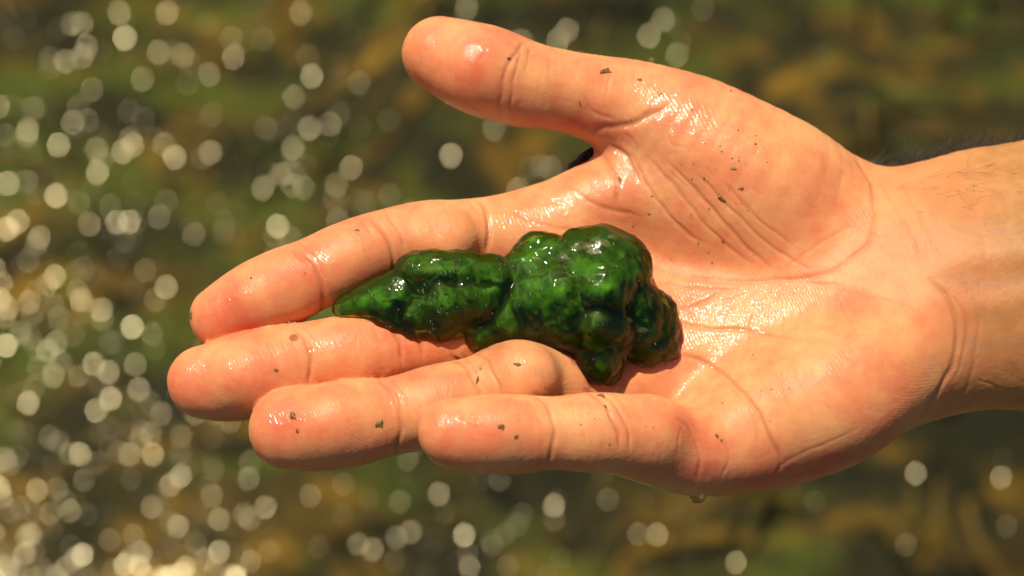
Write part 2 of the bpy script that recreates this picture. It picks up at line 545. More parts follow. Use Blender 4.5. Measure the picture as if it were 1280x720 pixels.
# fine secondary lines: (region centre, spread, direction, count)
for (cx_, cy_, sx_, sy_, ang, cnt) in [(900, 230, 70, 60, 0.85, 14), (1000, 220, 40, 40, -0.9, 3), (960, 440, 70, 40, 1.2, 12), (1040, 430, 50, 50, 0.8, 10), (900, 380, 40, 15, -0.4, 6), (830, 460, 30, 20, 0.9, 6),
                                       (540, 290, 40, 15, 1.25, 6), (440, 320, 20, 15, 1.1, 4), (440, 445, 30, 12, 1.4, 5), (550, 500, 25, 15, 1.2, 5), (660, 470, 30, 15, 1.2, 5), (740, 535, 30, 20, 1.3, 7), (840, 560, 25, 20, 1.45, 6),
                                       (720, 110, 50, 20, 1.6, 8), (600, 90, 30, 20, 1.7, 5), (780, 190, 20, 20, 0.9, 6), (700, 255, 30, 15, 0.5, 5), (1220, 380, 30, 80, 1.5, 14), (1150, 280, 20, 40, 1.1, 8)]:
    for k in range(cnt):
        q = np.array([rng.normal(cx_, sx_ * .6), rng.normal(cy_, sy_ * .6)]); a = ang + rng.normal(0, 0.18); ln_ = rng.uniform(12, 42)
        dv = np.array([math.cos(a), math.sin(a)]); nv_ = np.array([-dv[1], dv[0]]) * rng.normal(0, 0.12) * ln_
        CREASE.append(([tuple(q - dv * ln_ / 2), tuple(q + nv_), tuple(q + dv * ln_ / 2)], rng.uniform(.025, .075), rng.uniform(1.5, 2.2)))
front = np.clip((HN[:, 2] + 0.05) / 0.25, 0, 1)
disp = np.zeros(len(HV)); crease = np.zeros(len(HV))
wob = np.stack([vnoise(HV, 0.35, 21), vnoise(HV, 0.35, 22)], 1) * 2.2
for pl, dep, w in CREASE:
    w = max(w * 0.72, 1.5)
    s = smooth_pl(pl)
    lo = s.min(0) - 30; hi = s.max(0) + 30
    m = np.all((pix > lo) & (pix < hi), axis=1)
    d, u = seg_dist(pix[m] + wob[m], s)
    fade = np.clip(u / 0.12, 0, 1) * np.clip((1 - u) / 0.15, 0, 1)
    fade = 0.25 + 0.75 * fade
    g = np.exp(-(d / w) ** 2) * fade
    disp[m] += -dep * g + 0.06 * dep * np.exp(-((d - 2.6 * w) / (1.5 * w)) ** 2) * fade
    crease[m] = np.maximum(crease[m], g * min(1, dep * 2.2))
# soft skin texture and tendon ridges at the wrist
armw = np.clip((pix[:, 0] - 1150) / 60, 0, 1)
disp = np.maximum(disp, -0.75) * front
for pl, hgt, w in [([(1150, 330), (1210, 322), (1300, 312), (1400, 305)], .7, 24), ([(1180, 385), (1240, 380), (1330, 372)], .5, 18), ([(1160, 262), (1230, 250), (1330, 236)], -.5, 26)]:
    d, u = seg_dist(pix, smooth_pl(pl))
    disp += hgt * np.exp(-(d / w) ** 2) * front * np.clip(u / 0.3, 0, 1)
disp += 0.018 * vnoise(HV, 0.9, 5) + 0.014 * vnoise(HV, 2.2, 6)
HV2 = HV + HN * disp[:, None]

def blob(cx, cy, rx, ry, rot=0.0):
    q = pix - (cx, cy)
    c, s = math.cos(rot), math.sin(rot)
    x = (q[:, 0] * c + q[:, 1] * s) / rx; y = (-q[:, 0] * s + q[:, 1] * c) / ry
    return np.exp(-(x * x + y * y))
wet = 0.03 * np.clip((1190 - pix[:, 0]) / 120, 0, 1)
for a in [(835, 140, 45, 45, 1.1), (810, 200, 60, 30, 1.1), (770, 175, 40, 18, 0.4), (640, 285, 50, 25, 0.4), (700, 250, 50, 22, .3), (925, 415, 95, 42, -0.3), (850, 445, 60, 30, .5), (770, 240, 40, 40, 0),
          (395, 322, 26, 16, .5), (600, 50, 60, 22, .3), (650, 66, 26, 14, 0), (395, 440, 22, 16, 0), (485, 485, 22, 16, 1.0), (290, 367, 22, 16, 0), (258, 458, 30, 16, 0),
          (352, 512, 30, 16, 0), (570, 523, 24, 16, 0), (430, 570, 60, 12, 0), (640, 578, 90, 12, 0), (850, 600, 120, 26, 0), (620, 440, 40, 12, 0), (640, 155, 80, 12, .3), (860, 480, 50, 20, .6), (900, 430, 60, 60, 0)]:
    wet = np.maximum(wet, blob(*a))
vein = np.zeros(len(HV))
for pl, w in [([(1130, 300), (1190, 285), (1250, 290), (1330, 270)], 9), ([(1190, 420), (1240, 430), (1310, 420)], 8), ([(1165, 340), (1230, 355), (1300, 345)], 7), ([(960, 470), (1010, 480), (1060, 450)], 9), ([(655, 455), (690, 470)], 7)]:
    d, u = seg_dist(pix + wob * 2, smooth_pl(pl))
    vein = np.maximum(vein, np.exp(-(d / w) ** 2) * np.clip(np.minimum(u, 1 - u) / 0.2, 0, 1))
wet = np.where(wet > 0.05, wet ** 1.25, wet)
palmness = np.clip((HN @ np.array([0, 0.3, 0.95]) + 0.35) / 0.5, 0, 1)
tan = np.clip((pix[:, 0] - 1105 - 0.25 * (pix[:, 1] - 360) + 20 * vnoise(HV, 0.12, 31)) / 190, 0, 1)
tan = np.maximum(tan, 1 - palmness)
red = 0.38 + 0.14 * np.clip((640 - pix[:, 0]) / 120, 0, 1)
for a, w in [((290, 400, 70, 50, 0), .8), ((262, 485, 80, 45, 0), .82), ((370, 545, 85, 45, 0), .8), ((575, 548, 70, 45, 0), .82), ((570, 85, 70, 60, 0), .75), ((1050, 390, 120, 70, 0), .52),
             ((985, 590, 130, 24, -.25), 1.0), ((860, 590, 90, 20, 0), .9), ((860, 530, 60, 40, 0), .55), ((940, 240, 110, 55, .5), .52), ((1130, 470, 60, 60, 0), .6), ((770, 165, 40, 20, 0), .7), ((700, 155, 100, 18, .1), .75), ((1000, 340, 60, 20, 0), .6)]:
    red = np.maximum(red, w * blob(*a))
for a, w in [((900, 410, 90, 45, 0), .30), ((830, 460, 50, 30, .5), .25), ((1010, 170, 60, 50, .8), .25), ((640, 285, 70, 30, .3), .22), ((655, 455, 60, 30, 0), .25), ((560, 290, 50, 40, 0), .18), ((430, 440, 40, 25, 0), .2), ((730, 525, 50, 25, 0), .25), ((960, 500, 70, 40, .6), .22), ((450, 320, 40, 30, 0), .15), ((720, 100, 60, 30, .2), .2), ((545, 500, 35, 25, 0), .15)]:
    red = red - w * blob(*a)
red = np.clip(red, 0, 1)

# skin
m_skin, nt, out = mat("skin")
tc = N(nt, "ShaderNodeTexCoord")
def A(n): return N(nt, "ShaderNodeAttribute", attribute_name=n).outputs["Fac"]
nA = N(nt, "ShaderNodeTexNoise", Scale=95.0, Detail=4.0, Roughness=0.55); L(nt, tc.outputs["Object"], nA.inputs["Vector"])
nB = N(nt, "ShaderNodeTexNoise", Scale=320.0, Detail=3.0, Roughness=0.6); L(nt, tc.outputs["Object"], nB.inputs["Vector"])
pale, pink = (0.71, 0.335, 0.140), (0.63, 0.155, 0.070)
rA = ramp(nt, nA.outputs[0], [(0.32, (0, 0, 0)), (0.70, (1, 1, 1))])
rB = ramp(nt, nB.outputs[0], [(0.35, (0, 0, 0)), (0.68, (1, 1, 1))])
rf = math_n(nt, 'ADD', A("red"), math_n(nt, 'MULTIPLY', math_n(nt, 'SUBTRACT', rA.outputs[0], 0.40), 0.7), True)
rf = math_n(nt, 'ADD', rf, math_n(nt, 'MULTIPLY', math_n(nt, 'SUBTRACT', rB.outputs[0], 0.5), 0.28), True)
c = mixc(nt, rf, pale, pink)
tcol = mixc(nt, rB.outputs[0], (0.365, 0.165, 0.050), (0.47, 0.225, 0.074))
c = mixc(nt, A("tan"), c, tcol)
c = mixc(nt, math_n(nt, 'MULTIPLY', A("vein"), 0.30), c, (0.36, 0.20, 0.12))
c = mixc(nt, math_n(nt, 'MULTIPLY', A("crease"), 0.5), c, (0.40, 0.13, 0.06))
# ridges: fine friction-skin lines whose direction drifts over the palm
nW = N(nt, "ShaderNodeTexNoise", Scale=26.0, Detail=1.0); L(nt, tc.outputs["Object"], nW.inputs["Vector"])
vadd = N(nt, "ShaderNodeMix", data_type='VECTOR'); vadd.inputs[0].default_value = 0.010
L(nt, tc.outputs["Object"], vadd.inputs[4]); L(nt, nW.outputs["Color"], vadd.inputs[5])
wv_ = N(nt, "ShaderNodeTexWave", Scale=780.0, Distortion=1.0, Detail=1.0); wv_.inputs["Detail Scale"].default_value = 1.5; wv_.wave_type = 'BANDS'; wv_.bands_direction = 'DIAGONAL'
L(nt, vadd.outputs[1], wv_.inputs["Vector"])
nC = N(nt, "ShaderNodeTexNoise", Scale=1900.0, Detail=2.0); L(nt, tc.outputs["Object"], nC.inputs["Vector"])
vor = N(nt, "ShaderNodeTexVoronoi", Scale=900.0); L(nt, tc.outputs["Object"], vor.inputs["Vector"])
hsum = math_n(nt, 'ADD', math_n(nt, 'MULTIPLY', wv_.outputs["Fac"], math_n(nt, 'MULTIPLY', math_n(nt, 'SUBTRACT', 1.0, A("tan")), 0.34)), math_n(nt, 'MULTIPLY', nC.outputs[0], 0.9))
hsum = math_n(nt, 'ADD', hsum, math_n(nt, 'MULTIPLY', vor.outputs["Distance"], 0.5))
hsum = math_n(nt, 'ADD', hsum, math_n(nt, 'MULTIPLY', nB.outputs[0], 0.35))
bp = N(nt, "ShaderNodeBump", Strength=0.4, Distance=0.00012); L(nt, hsum, bp.inputs["Height"])
bpw = N(nt, "ShaderNodeBump", Strength=0.75, Distance=0.00018); L(nt, hsum, bpw.inputs["Height"])
b = N(nt, "ShaderNodeBsdfPrincipled")
L(nt, c, b.inputs["Base Color"])
b.inputs["Subsurface Weight"].default_value = 0.7
b.inputs["Subsurface Radius"].default_value = (1.0, 0.32, 0.16)
b.inputs["Subsurface Scale"].default_value = 0.0022
b.inputs["Roughness"].default_value = 0.52
b.inputs["Specular IOR Level"].default_value = 0.4
b.inputs["IOR"].default_value = 1.4
wmask = math_n(nt, 'MULTIPLY', A("wet"), math_n(nt, 'ADD', 0.6, rB.outputs[0]), True)
L(nt, wmask, b.inputs["Coat Weight"])
b.inputs["Coat Roughness"].default_value = 0.085
b.inputs["Coat IOR"].default_value = 1.55
L(nt, bp.outputs[0], b.inputs["Normal"]); L(nt, bpw.outputs[0], b.inputs["Coat Normal"])
L(nt, b.outputs[0], out.inputs[0])

hand = mesh_obj("person", HV2 * 0.001, HF, m_skin)
hand.matrix_world = HAND_M
attr(hand, "wet", wet); attr(hand, "vein", vein); attr(hand, "tan", tan); attr(hand, "red", red); attr(hand, "crease", crease * front)
tag(hand, "bare open hand and hairy forearm, palm up, holding wet green algae", "person")

def hit_many(spots):
    """points of the skin under spots of the palm, and the normals there"""
    q = np.asarray(spots, float)
    z = np.full(len(q), 45.0)
    def at(z):
        k = PX * (DMM - z) / DMM
        return np.stack([(q[:, 0] - 640) * k, (360 - q[:, 1]) * k, z], 1)
    for _ in range(55):
        d = hand_sdf(at(z))
        z = np.maximum(z - np.where(d > 0.02, np.clip(d * 0.8, 0.02, 3.5), 0), -50)
    p = at(z)
    g = grad(hand_sdf, p)
    return p, g / np.linalg.norm(g, axis=1)[:, None]

# fingernails on the hidden backs of the fingertips
m_nail, nt, out = mat("fingernail")
b = N(nt, "ShaderNodeBsdfPrincipled", Roughness=0.25)
nn = N(nt, "ShaderNodeTexNoise", Scale=200.0)
rr = ramp(nt, nn.outputs[0], [(0.3, (0.62, 0.36, 0.27)), (0.7, (0.70, 0.45, 0.34))])
L(nt, rr.outputs[0], b.inputs["Base Color"]); L(nt, b.outputs[0], out.inputs[0])
for nodes, dors in ((INDEX, (0.1, -0.35, -0.94)), (MIDDLE, (0.1, -0.35, -0.94)), (RING, (0.1, -0.3, -0.95)), (PINKY, (0.1, -0.25, -0.97)), (THUMB, (0, -0.05, -1))):
    s = spline(nodes, 5)
    ax = s[10, :3] - s[0, :3]; ax /= np.linalg.norm(ax)
    dv = np.array(dors); dv -= ax * (dv @ ax); dv /= np.linalg.norm(dv)
    sd = np.cross(ax, dv)
    r0 = s[4, 3]
    P_, F_ = [], []
    for i in range(9):
        v = i / 8
        for j in range(9):
            a = (j / 8 - 0.5) * 2.0 * (1 - 0.12 * (2 * v - 1) ** 2)
            y = -r0 * 0.55 + v * 12.5 + 1.4 * (abs(j / 4 - 1) ** 2.5) * (1 if v < 0.5 else -1)
            P_.append(s[0, :3] + ax * y + r0 * (math.cos(a) * dv + math.sin(a) * sd))
    P_ = project(hand_sdf, np.array(P_), 6)
    g = grad(hand_sdf, P_); g /= np.linalg.norm(g, axis=1)[:, None]
    v = np.repeat(np.arange(9) / 8, 9)
    top = P_ + g * (0.28 + 0.5 * (1 - v[:, None]) ** 6)
    bot = P_ - g * 0.3
    allv = np.concatenate([top, bot])
    for i in range(8):
        for j in range(8):
            q = i * 9 + j
            F_.append((q, q + 1, q + 10, q + 9)); F_.append((81 + q, 81 + q + 9, 81 + q + 10, 81 + q + 1))
    rim = [j for j in range(9)] + [i * 9 + 8 for i in range(1, 9)] + [72 + j for j in range(7, -1, -1)] + [i * 9 for i in range(7, 0, -1)]
    for q in range(len(rim)):
        a_, b_ = rim[q], rim[(q + 1) % len(rim)]
        F_.append((a_, a_ + 81, b_ + 81, b_))
    mesh_obj("fingernail", allv * 0.001, np.array(F_), m_nail, hand)

# hair of the forearm
m_hair, nt, out = mat("arm_hair")
nn = N(nt, "ShaderNodeTexNoise", Scale=60.0)
rr = ramp(nt, nn.outputs[0], [(0.3, (0.016, 0.009, 0.005)), (0.8, (0.05, 0.028, 0.014))])
b = N(nt, "ShaderNodeBsdfPrincipled", Roughness=0.45)
L(nt, rr.outputs[0], b.inputs["Base Color"]); L(nt, b.outputs[0], out.inputs[0])
def hairs(ids, lmin, lmax, lean, rad, flow=(0.85, 0.0, -0.1)):
    n = HN[ids]; k = len(ids)
    d = n * lean + np.array(flow) + rng.normal(0, 0.28, (k, 3))
    d -= n * np.minimum(0, (d * n).sum(1) - 0.15)[:, None]
    d /= np.linalg.norm(d, axis=1)[:, None]
    ln = rng.uniform(lmin, lmax, (k, 1))
    curl = rng.normal(0, 0.10, (k, 3)) - n * 0.06
    p = HV2[ids] - n * 0.2
    ns = 6
    rows = []
    for s in range(ns + 1):
        sd_ = np.cross(d, (0.3, 0.2, 0.9)); sd_ /= np.linalg.norm(sd_, axis=1)[:, None]
        o2 = np.cross(d, sd_)
        r = rad * (1 - 0.75 * s / ns)
        rows.append(np.stack([p + (sd_ * math.cos(j * 2.094) + o2 * math.sin(j * 2.094)) * r for j in range(3)], 1))
        p = p + d * ln / ns
        d = d + curl; d /= np.linalg.norm(d, axis=1)[:, None]
    V_ = np.stack(rows, 1).reshape(-1, 3)                     # hair, ring, corner
    one = np.array([(s * 3 + j, s * 3 + (j + 1) % 3, s * 3 + 3 + (j + 1) % 3, s * 3 + 3 + j) for s in range(ns) for j in range(3)])
    F_ = (one[None] + (np.arange(k) * (ns + 1) * 3)[:, None, None]).reshape(-1, 4)
    return V_, F_
cx = pix[:, 0]; cy = pix[:, 1]
edge_top = (cx > 1085) & (cy < 300) & (HN[:, 1] > 0.3) & (HN[:, 2] < 0.12)
dors = (cx > 1150) & (HN[:, 2] < -0.05) & (HN[:, 1] < 0.5) & (HN[:, 1] > -0.1)
front_t = (cx > 1105) & (cy < 215 + 60 * rng.random(len(cx)) ** 2 - 0.1 * (cx - 1105)) & (HN[:, 2] > 0.55)
ids1 = rng.choice(np.where(edge_top)[0], 4200)
ids2 = rng.choice(np.where(front_t)[0], 110)
ids3 = rng.choice(np.where(dors)[0], 900)
v1, f1 = hairs(ids1, 2.5, 8.0, 0.8, 0.046)
v2, f2 = hairs(ids2, 4.0, 9.0, 0.22, 0.026, (0.75, -0.35, 0.0))
v3, f3 = hairs(ids3, 4.0, 9.0, 0.4, 0.055)
Vh = np.concatenate([v1, v2, v3])
Fh = np.concatenate([f1, f2 + len(v1), f3 + len(v1) + len(v2)])
hair = mesh_obj("arm_hair", Vh * 0.001, Fh, m_hair, hand)
tag(hair, kind="stuff")

# ------------------------------------------------------------------ the algae
LOBES = [(431, 385, 0.2, 15), (452, 379, 0.6, 21), (476, 375, 1.0, 27), (500, 366, 1.4, 29), (522, 338, 1.4, 24), (545, 338, 2.0, 26), (575, 340, 2.4, 27), (605, 346, 2.6, 28), (628, 352, 3.0, 30),
         (515, 362, 1.2, 24), (545, 360, 1.8, 28), (578, 358, 2.2, 28), (495, 388, 0.4, 24), (525, 388, 1.2, 27), (558, 382, 2.0, 30), (592, 374, 2.6, 32), (618, 372, 2.8, 28), (498, 402, -0.6, 19), (530, 404, -0.5, 20), (558, 402, -0.2, 20),
         (650, 345, 3.2, 30), (672, 338, 4.0, 34), (665, 314, 3.0, 17), (692, 322, 4.4, 30), (715, 335, 6.5, 40), (748, 326, 7.5, 45), (772, 345, 7.5, 42), (752, 362, 9.0, 42), (778, 326, 6.0, 32),
         (700, 368, 7.5, 42), (665, 378, 5.0, 38), (640, 398, 3.0, 32), (606, 414, 0.6, 22), (672, 408, 4.5, 32), (712, 402, 7.0, 38), (750, 400, 8.0, 40), (738, 428, 6.0, 34), (750, 444, 4.0, 30), (748, 458, 2.6, 21),
         (790, 382, 6.5, 36), (800, 408, 5.5, 32), (822, 390, 4.0, 25), (830, 412, 3.0, 19), (826, 432, 2.4, 16), (800, 430, 3.2, 20), (770, 415, 6.0, 30),
         (478, 402, -0.9, 11), (512, 416, -0.9, 11), (545, 417, -0.9, 11), (574, 410, -0.8, 12), (592, 426, -0.6, 11), (762, 470, -0.2, 12), (838, 440, 0.3, 11), (806, 446, 0.4, 12)]
def lobe_group(px, py):
    if px < 512: return 0
    if px < 640 and py < 356: return 1
    if (590 <= px and py > 408 and px < 655) or (px < 655 and px > 625 and py >= 395): return 2
    if px < 628: return 3
    if px < 705 and py < 350: return 4
    if 705 <= px < 785 and py < 372: return 5
    if px >= 785: return 6
    if py >= 420 or (px >= 740 and py >= 395): return 7
    return 8
BL = []
lp, ln_ = hit_many([(a, b_) for a, b_, _, _ in LOBES])
for (px, py, h, r), p in zip(LOBES, lp):
    z = max(p[2], 9.0 - 8.0 * min(max((px - 560) / 160, 0), 1)) + h
    BL.append((U(px, py, z), r * PX, lobe_group(px, py)))
# small nodules over the big lobes
for k in range(16):
    c, r, gq = BL[rng.integers(4, len(LOBES) - 8)]
    d = rng.normal(0, 1, 3); d[2] = abs(d[2]) + 0.25; d /= np.linalg.norm(d)
    BL.append((c + d * r * rng.uniform(0.70, 0.88), rng.uniform(1.0, 2.0), gq))
def algae_raw(p, kk=2.6, kb=0.55):
    """soft inside a fold of jelly, creased where two folds meet"""
    tot = np.full(len(p), 30.0)
    for gq in range(9):
        d = np.full(len(p), 30.0)
        for c, r, q in BL:
            if q != gq:
                continue
            m = ((p - c) ** 2).sum(1) < (r + 9) ** 2
            if m.any():
                d[m] = smin(d[m], np.sqrt(((p[m] - c) ** 2).sum(1)) - r, kk)
        tot = smin(tot, d, kb)
    return tot
def algae_shell(p): return algae_raw(p) + 0.22 * vnoise(p, 0.42, 40) + 0.17 * vnoise(p, 0.9, 41) + 0.05 * vnoise(p, 2.2, 45)
def algae_core(p): return algae_raw(p, 2.2, 0.3) + 1.35 + 0.8 * vnoise(p, 0.30, 42) + 0.30 * vnoise(p, 0.7, 43) + 0.10 * vnoise(p, 1.9, 44)
AV, AF = surface_net(algae_shell, (-42, -26, -14), (40, 20, 32), 0.4)
AV = project(algae_shell, AV, 2)
CV, CF = surface_net(algae_core, (-42, -26, -14), (40, 20, 32), 0.5)

m_gel, nt, out = mat("algae_jelly")
tr = N(nt, "ShaderNodeBsdfTransparent"); tr.inputs[0].default_value = (0.97, 0.99, 0.9, 1)
gl = N(nt, "ShaderNodeBsdfGlossy", Roughness=0.05)
tcg = N(nt, "ShaderNodeTexCoord")
ng = N(nt, "ShaderNodeTexNoise", Scale=520.0, Detail=4.0); L(nt, tcg.outputs["Object"], ng.inputs["Vector"])
bg_ = N(nt, "ShaderNodeBump", Strength=0.38, Distance=0.0006); L(nt, ng.outputs[0], bg_.inputs["Height"]); L(nt, bg_.outputs[0], gl.inputs["Normal"])
fr = N(nt, "ShaderNodeFresnel", IOR=1.36); L(nt, bg_.outputs[0], fr.inputs["Normal"])
mx = N(nt, "ShaderNodeMixShader"); L(nt, fr.outputs[0], mx.inputs[0]); L(nt, tr.outputs[0], mx.inputs[1]); L(nt, gl.outputs[0], mx.inputs[2])
L(nt, mx.outputs[0], out.inputs["Surface"])
va = N(nt, "ShaderNodeVolumeAbsorption", Density=480.0); va.inputs[0].default_value = (0.42, 0.66, 0.02, 1)
vsc = N(nt, "ShaderNodeVolumeScatter", Density=100.0, Anisotropy=0.3); vsc.inputs[0].default_value = (0.70, 0.86, 0.05, 1)
vad = N(nt, "ShaderNodeAddShader"); L(nt, va.outputs[0], vad.inputs[0]); L(nt, vsc.outputs[0], vad.inputs[1])
L(nt, vad.outputs[0], out.inputs["Volume"])
algae = mesh_obj("algae", AV * 0.001, AF, m_gel)
algae.matrix_world = HAND_M
tag(algae, "lumpy clump of wet dark green jelly algae lying across the fingers and palm", "algae")

m_core, nt, out = mat("algae_colony")
tcg = N(nt, "ShaderNodeTexCoord")
na = N(nt, "ShaderNodeTexNoise", Scale=150.0, Detail=5.0, Roughness=0.6, Distortion=0.5); L(nt, tcg.outputs["Object"], na.inputs["Vector"])
ra = ramp(nt, na.outputs[0], [(0.37, (0.003, 0.012, 0.003)), (0.49, (0.012, 0.070, 0.003)), (0.61, (0.055, 0.21, 0.005)), (0.75, (0.30, 0.44, 0.02))])
nb_ = N(nt, "ShaderNodeTexNoise", Scale=520.0, Detail=4.0, Roughness=0.7); L(nt, tcg.outputs["Object"], nb_.inputs["Vector"])
rb = ramp(nt, nb_.outputs[0], [(0.62, (0, 0, 0)), (0.82, (0.3, 0.3, 0.3))])
cc = mixc(nt, rb.outputs[0], ra.outputs[0], (0.26, 0.30, 0.09))
vo = N(nt, "ShaderNodeTexVoronoi", Scale=260.0, feature='DISTANCE_TO_EDGE')
nd = N(nt, "ShaderNodeTexNoise", Scale=300.0); L(nt, tcg.outputs["Object"], nd.inputs["Vector"])
vm = N(nt, "ShaderNodeMix", data_type='VECTOR'); vm.inputs[0].default_value = 0.004; L(nt, tcg.outputs["Object"], vm.inputs[4]); L(nt, nd.outputs["Color"], vm.inputs[5])
L(nt, vm.outputs[1], vo.inputs["Vector"])
rv = ramp(nt, vo.outputs["Distance"], [(0.0, (0.55, 0.55, 0.55)), (0.07, (0, 0, 0))])
cc = mixc(nt, rv.outputs[0], cc, (0.16, 0.26, 0.05))
b = N(nt, "ShaderNodeBsdfPrincipled", Roughness=0.6)
b.inputs["Subsurface Weight"].default_value = 0.2
b.inputs["Subsurface Radius"].default_value = (0.4, 1.0, 0.15)
b.inputs["Subsurface Scale"].default_value = 0.0022
L(nt, cc, b.inputs["Base Color"]); L(nt, b.outputs[0], out.inputs[0])
core = mesh_obj("colony", CV * 0.001, CF, m_core, algae)

# beige threads and scum caught on the jelly
m_thr, nt, out = mat("dead_thread")
tcg = N(nt, "ShaderNodeTexCoord")
nn = N(nt, "ShaderNodeTexNoise", Scale=300.0); L(nt, tcg.outputs["Object"], nn.inputs["Vector"])
rr = ramp(nt, nn.outputs[0], [(0.35, (0.05, 0.065, 0.012)), (0.7, (0.17, 0.155, 0.045))])
b = N(nt, "ShaderNodeBsdfPrincipled", Roughness=0.4, Alpha=0.45); L(nt, rr.outputs[0], b.inputs["Base Color"]); L(nt, b.outputs[0], out.inputs[0])
TV, TF = [], []
APX = to_px(AV)
AN = grad(algae_shell, AV); AN /= np.linalg.norm(AN, axis=1)[:, None]
for (cx_, cy_, sp, cnt, rad) in [(700, 312, 8, 4, .09), (735, 300, 8, 4, .10), (715, 325, 8, 3, .08), (640, 325, 10, 3, .07), (800, 412, 8, 4, .07), (760, 395, 30, 3, .04), (680, 395, 30, 4, .04), (540, 395, 25, 2, .04)]:
    for k in range(cnt):
        q = np.array([cx_, cy_]) + rng.normal(0, sp, 2)
        i = np.argmin(((APX - q) ** 2).sum(1) - 40 * AV[:, 2])
        p = AV[i]; ang = rng.uniform(0, 6.28); ln = rng.uniform(1.0, 3.2)
        d = np.array([math.cos(ang), math.sin(ang) * 0.7, 0.0])
        path = []
        for s_ in range(7):
            path.append(p.copy()); d = d + rng.normal(0, 0.35, 3) * np.array([1, 1, 0]); d /= np.linalg.norm(d); p = p + d * ln / 6
        path = project(algae_shell, np.array(path), 3) + np.array([0, 0, 0.03])
        b0 = len(TV)
        for s_ in range(7):
            t_ = path[min(s_ + 1, 6)] - path[max(s_ - 1, 0)]; t_ = t_ / (np.linalg.norm(t_) + 1e-6)
            w_ = np.cross(t_, (0, 0, 1)); w_ /= np.linalg.norm(w_) + 1e-6; u_ = np.cross(w_, t_)
            r_ = rad * (1 - 0.5 * abs(s_ / 3 - 1))
            for j in range(4):
                TV.append(path[s_] + r_ * (w_ * math.cos(j * 1.571) + u_ * math.sin(j * 1.571)))
        for s_ in range(6):
            for j in range(4):
                a = b0 + s_ * 4 + j; c_ = b0 + s_ * 4 + (j + 1) % 4
                TF.append((a, c_, c_ + 4, a + 4))
for k, (cx_, cy_, r_) in enumerate([(728, 306, 2.6), (752, 300, 2.2), (700, 320, 2.0), (742, 314, 1.8), (804, 414, 1.6), (792, 398, 1.2), (672, 322, 1.2), (770, 292, 1.6)]):
    i = np.argmin(((APX - np.array([cx_, cy_])) ** 2).sum(1) - 40 * AV[:, 2])
    th = np.linspace(0, 2 * np.pi, 15)[:-1]
    ring = []
    u_ = np.cross(AN[i], (0.2, 1, 0)); u_ /= np.linalg.norm(u_); w_ = np.cross(AN[i], u_)
    for f_ in (0.35, 0.7, 1.0):
        rr_ = r_ * f_ * (0.65 + 0.5 * rng.random(14))
        ring.append(AV[i] + np.outer(rr_ * np.cos(th), u_) + np.outer(rr_ * np.sin(th) * 0.5, w_))
    P_ = project(algae_shell, np.concatenate([[AV[i]]] + ring), 4)
    g = grad(algae_shell, P_); g /= np.linalg.norm(g, axis=1)[:, None]
    P_ = P_ + g * np.r_[[0.09], np.repeat([0.07, 0.04, -0.06], 14)][:, None]
    b0 = len(TV); TV.extend(list(P_))
    for j in range(14):
        j2 = (j + 1) % 14
        TF.append((b0, b0 + 1 + j, b0 + 1 + j2))
        for q in (0, 1):
            TF.append((b0 + 1 + q * 14 + j, b0 + 15 + q * 14 + j, b0 + 15 + q * 14 + j2, b0 + 1 + q * 14 + j2))
thr = mesh_obj("dead_thread", np.array(TV) * 0.001, TF, m_thr, algae)
tag(thr, kind="stuff")

# wisps of the same weed lying on the skin round the clump
m_wisp, nt, out = mat("algae_wisp")
tcg = N(nt, "ShaderNodeTexCoord")
nn = N(nt, "ShaderNodeTexNoise", Scale=250.0); L(nt, tcg.outputs["Object"], nn.inputs["Vector"])
rr = ramp(nt, nn.outputs[0], [(0.35, (0.03, 0.07, 0.008)), (0.7, (0.16, 0.19, 0.03))])
b = N(nt, "ShaderNodeBsdfPrincipled", Roughness=0.25, Alpha=0.8); L(nt, rr.outputs[0], b.inputs["Base Color"]); L(nt, b.outputs[0], out.inputs[0])
SV, SF = [], []
for (cx_, cy_, ang, ln) in [(470, 400, -2.2, 1.6), (505, 416, -1.9, 1.6), (540, 420, -1.2, 1.8), (582, 408, -0.4, 1.8), (846, 405, -.2, 1.6), (838, 446, -1.0, 1.6), (790, 448, -1.5, 1.6), (765, 474, -1.1, 1.4)]:
    for rep_ in range(2):
        p0 = hit_many([(cx_ + rng.normal(0, 3), cy_ + rng.normal(0, 3))])[0][0]
        a = ang + rng.normal(0, 0.4)
        d = np.array([math.cos(a), math.sin(a), 0.0]); path = []
        p = p0 - d * 1.2
        L_ = ln * rng.uniform(0.6, 1.3) + 1.2
        for s_ in range(8):
            path.append(p.copy()); d = d + rng.normal(0, 0.3, 3) * np.array([1, 1, 0]); d /= np.linalg.norm(d); p = p + d * L_ / 7
        path = project(hand_sdf, np.array(path), 4)
        b0 = len(SV); rad = rng.uniform(0.08, 0.18)
        for s_ in range(8):
            t_ = path[min(s_ + 1, 7)] - path[max(s_ - 1, 0)]; t_ = t_ / (np.linalg.norm(t_) + 1e-6)
            w_ = np.cross(t_, (0, 0, 1)); w_ /= np.linalg.norm(w_) + 1e-6; u_ = np.cross(w_, t_)
            r_ = rad * (1.2 - s_ / 7)
            for j in range(5):
                SV.append(path[s_] + r_ * (w_ * math.cos(j * 1.2566) * 1.4 + u_ * math.sin(j * 1.2566)))
        for s_ in range(7):
            for j in range(5):
                a0 = b0 + s_ * 5 + j; c_ = b0 + s_ * 5 + (j + 1) % 5
                SF.append((a0, c_, c_ + 5, a0 + 5))
wisp = mesh_obj("wisp", np.array(SV) * 0.001, np.array(SF), m_wisp, algae)
tag(wisp, kind="stuff")

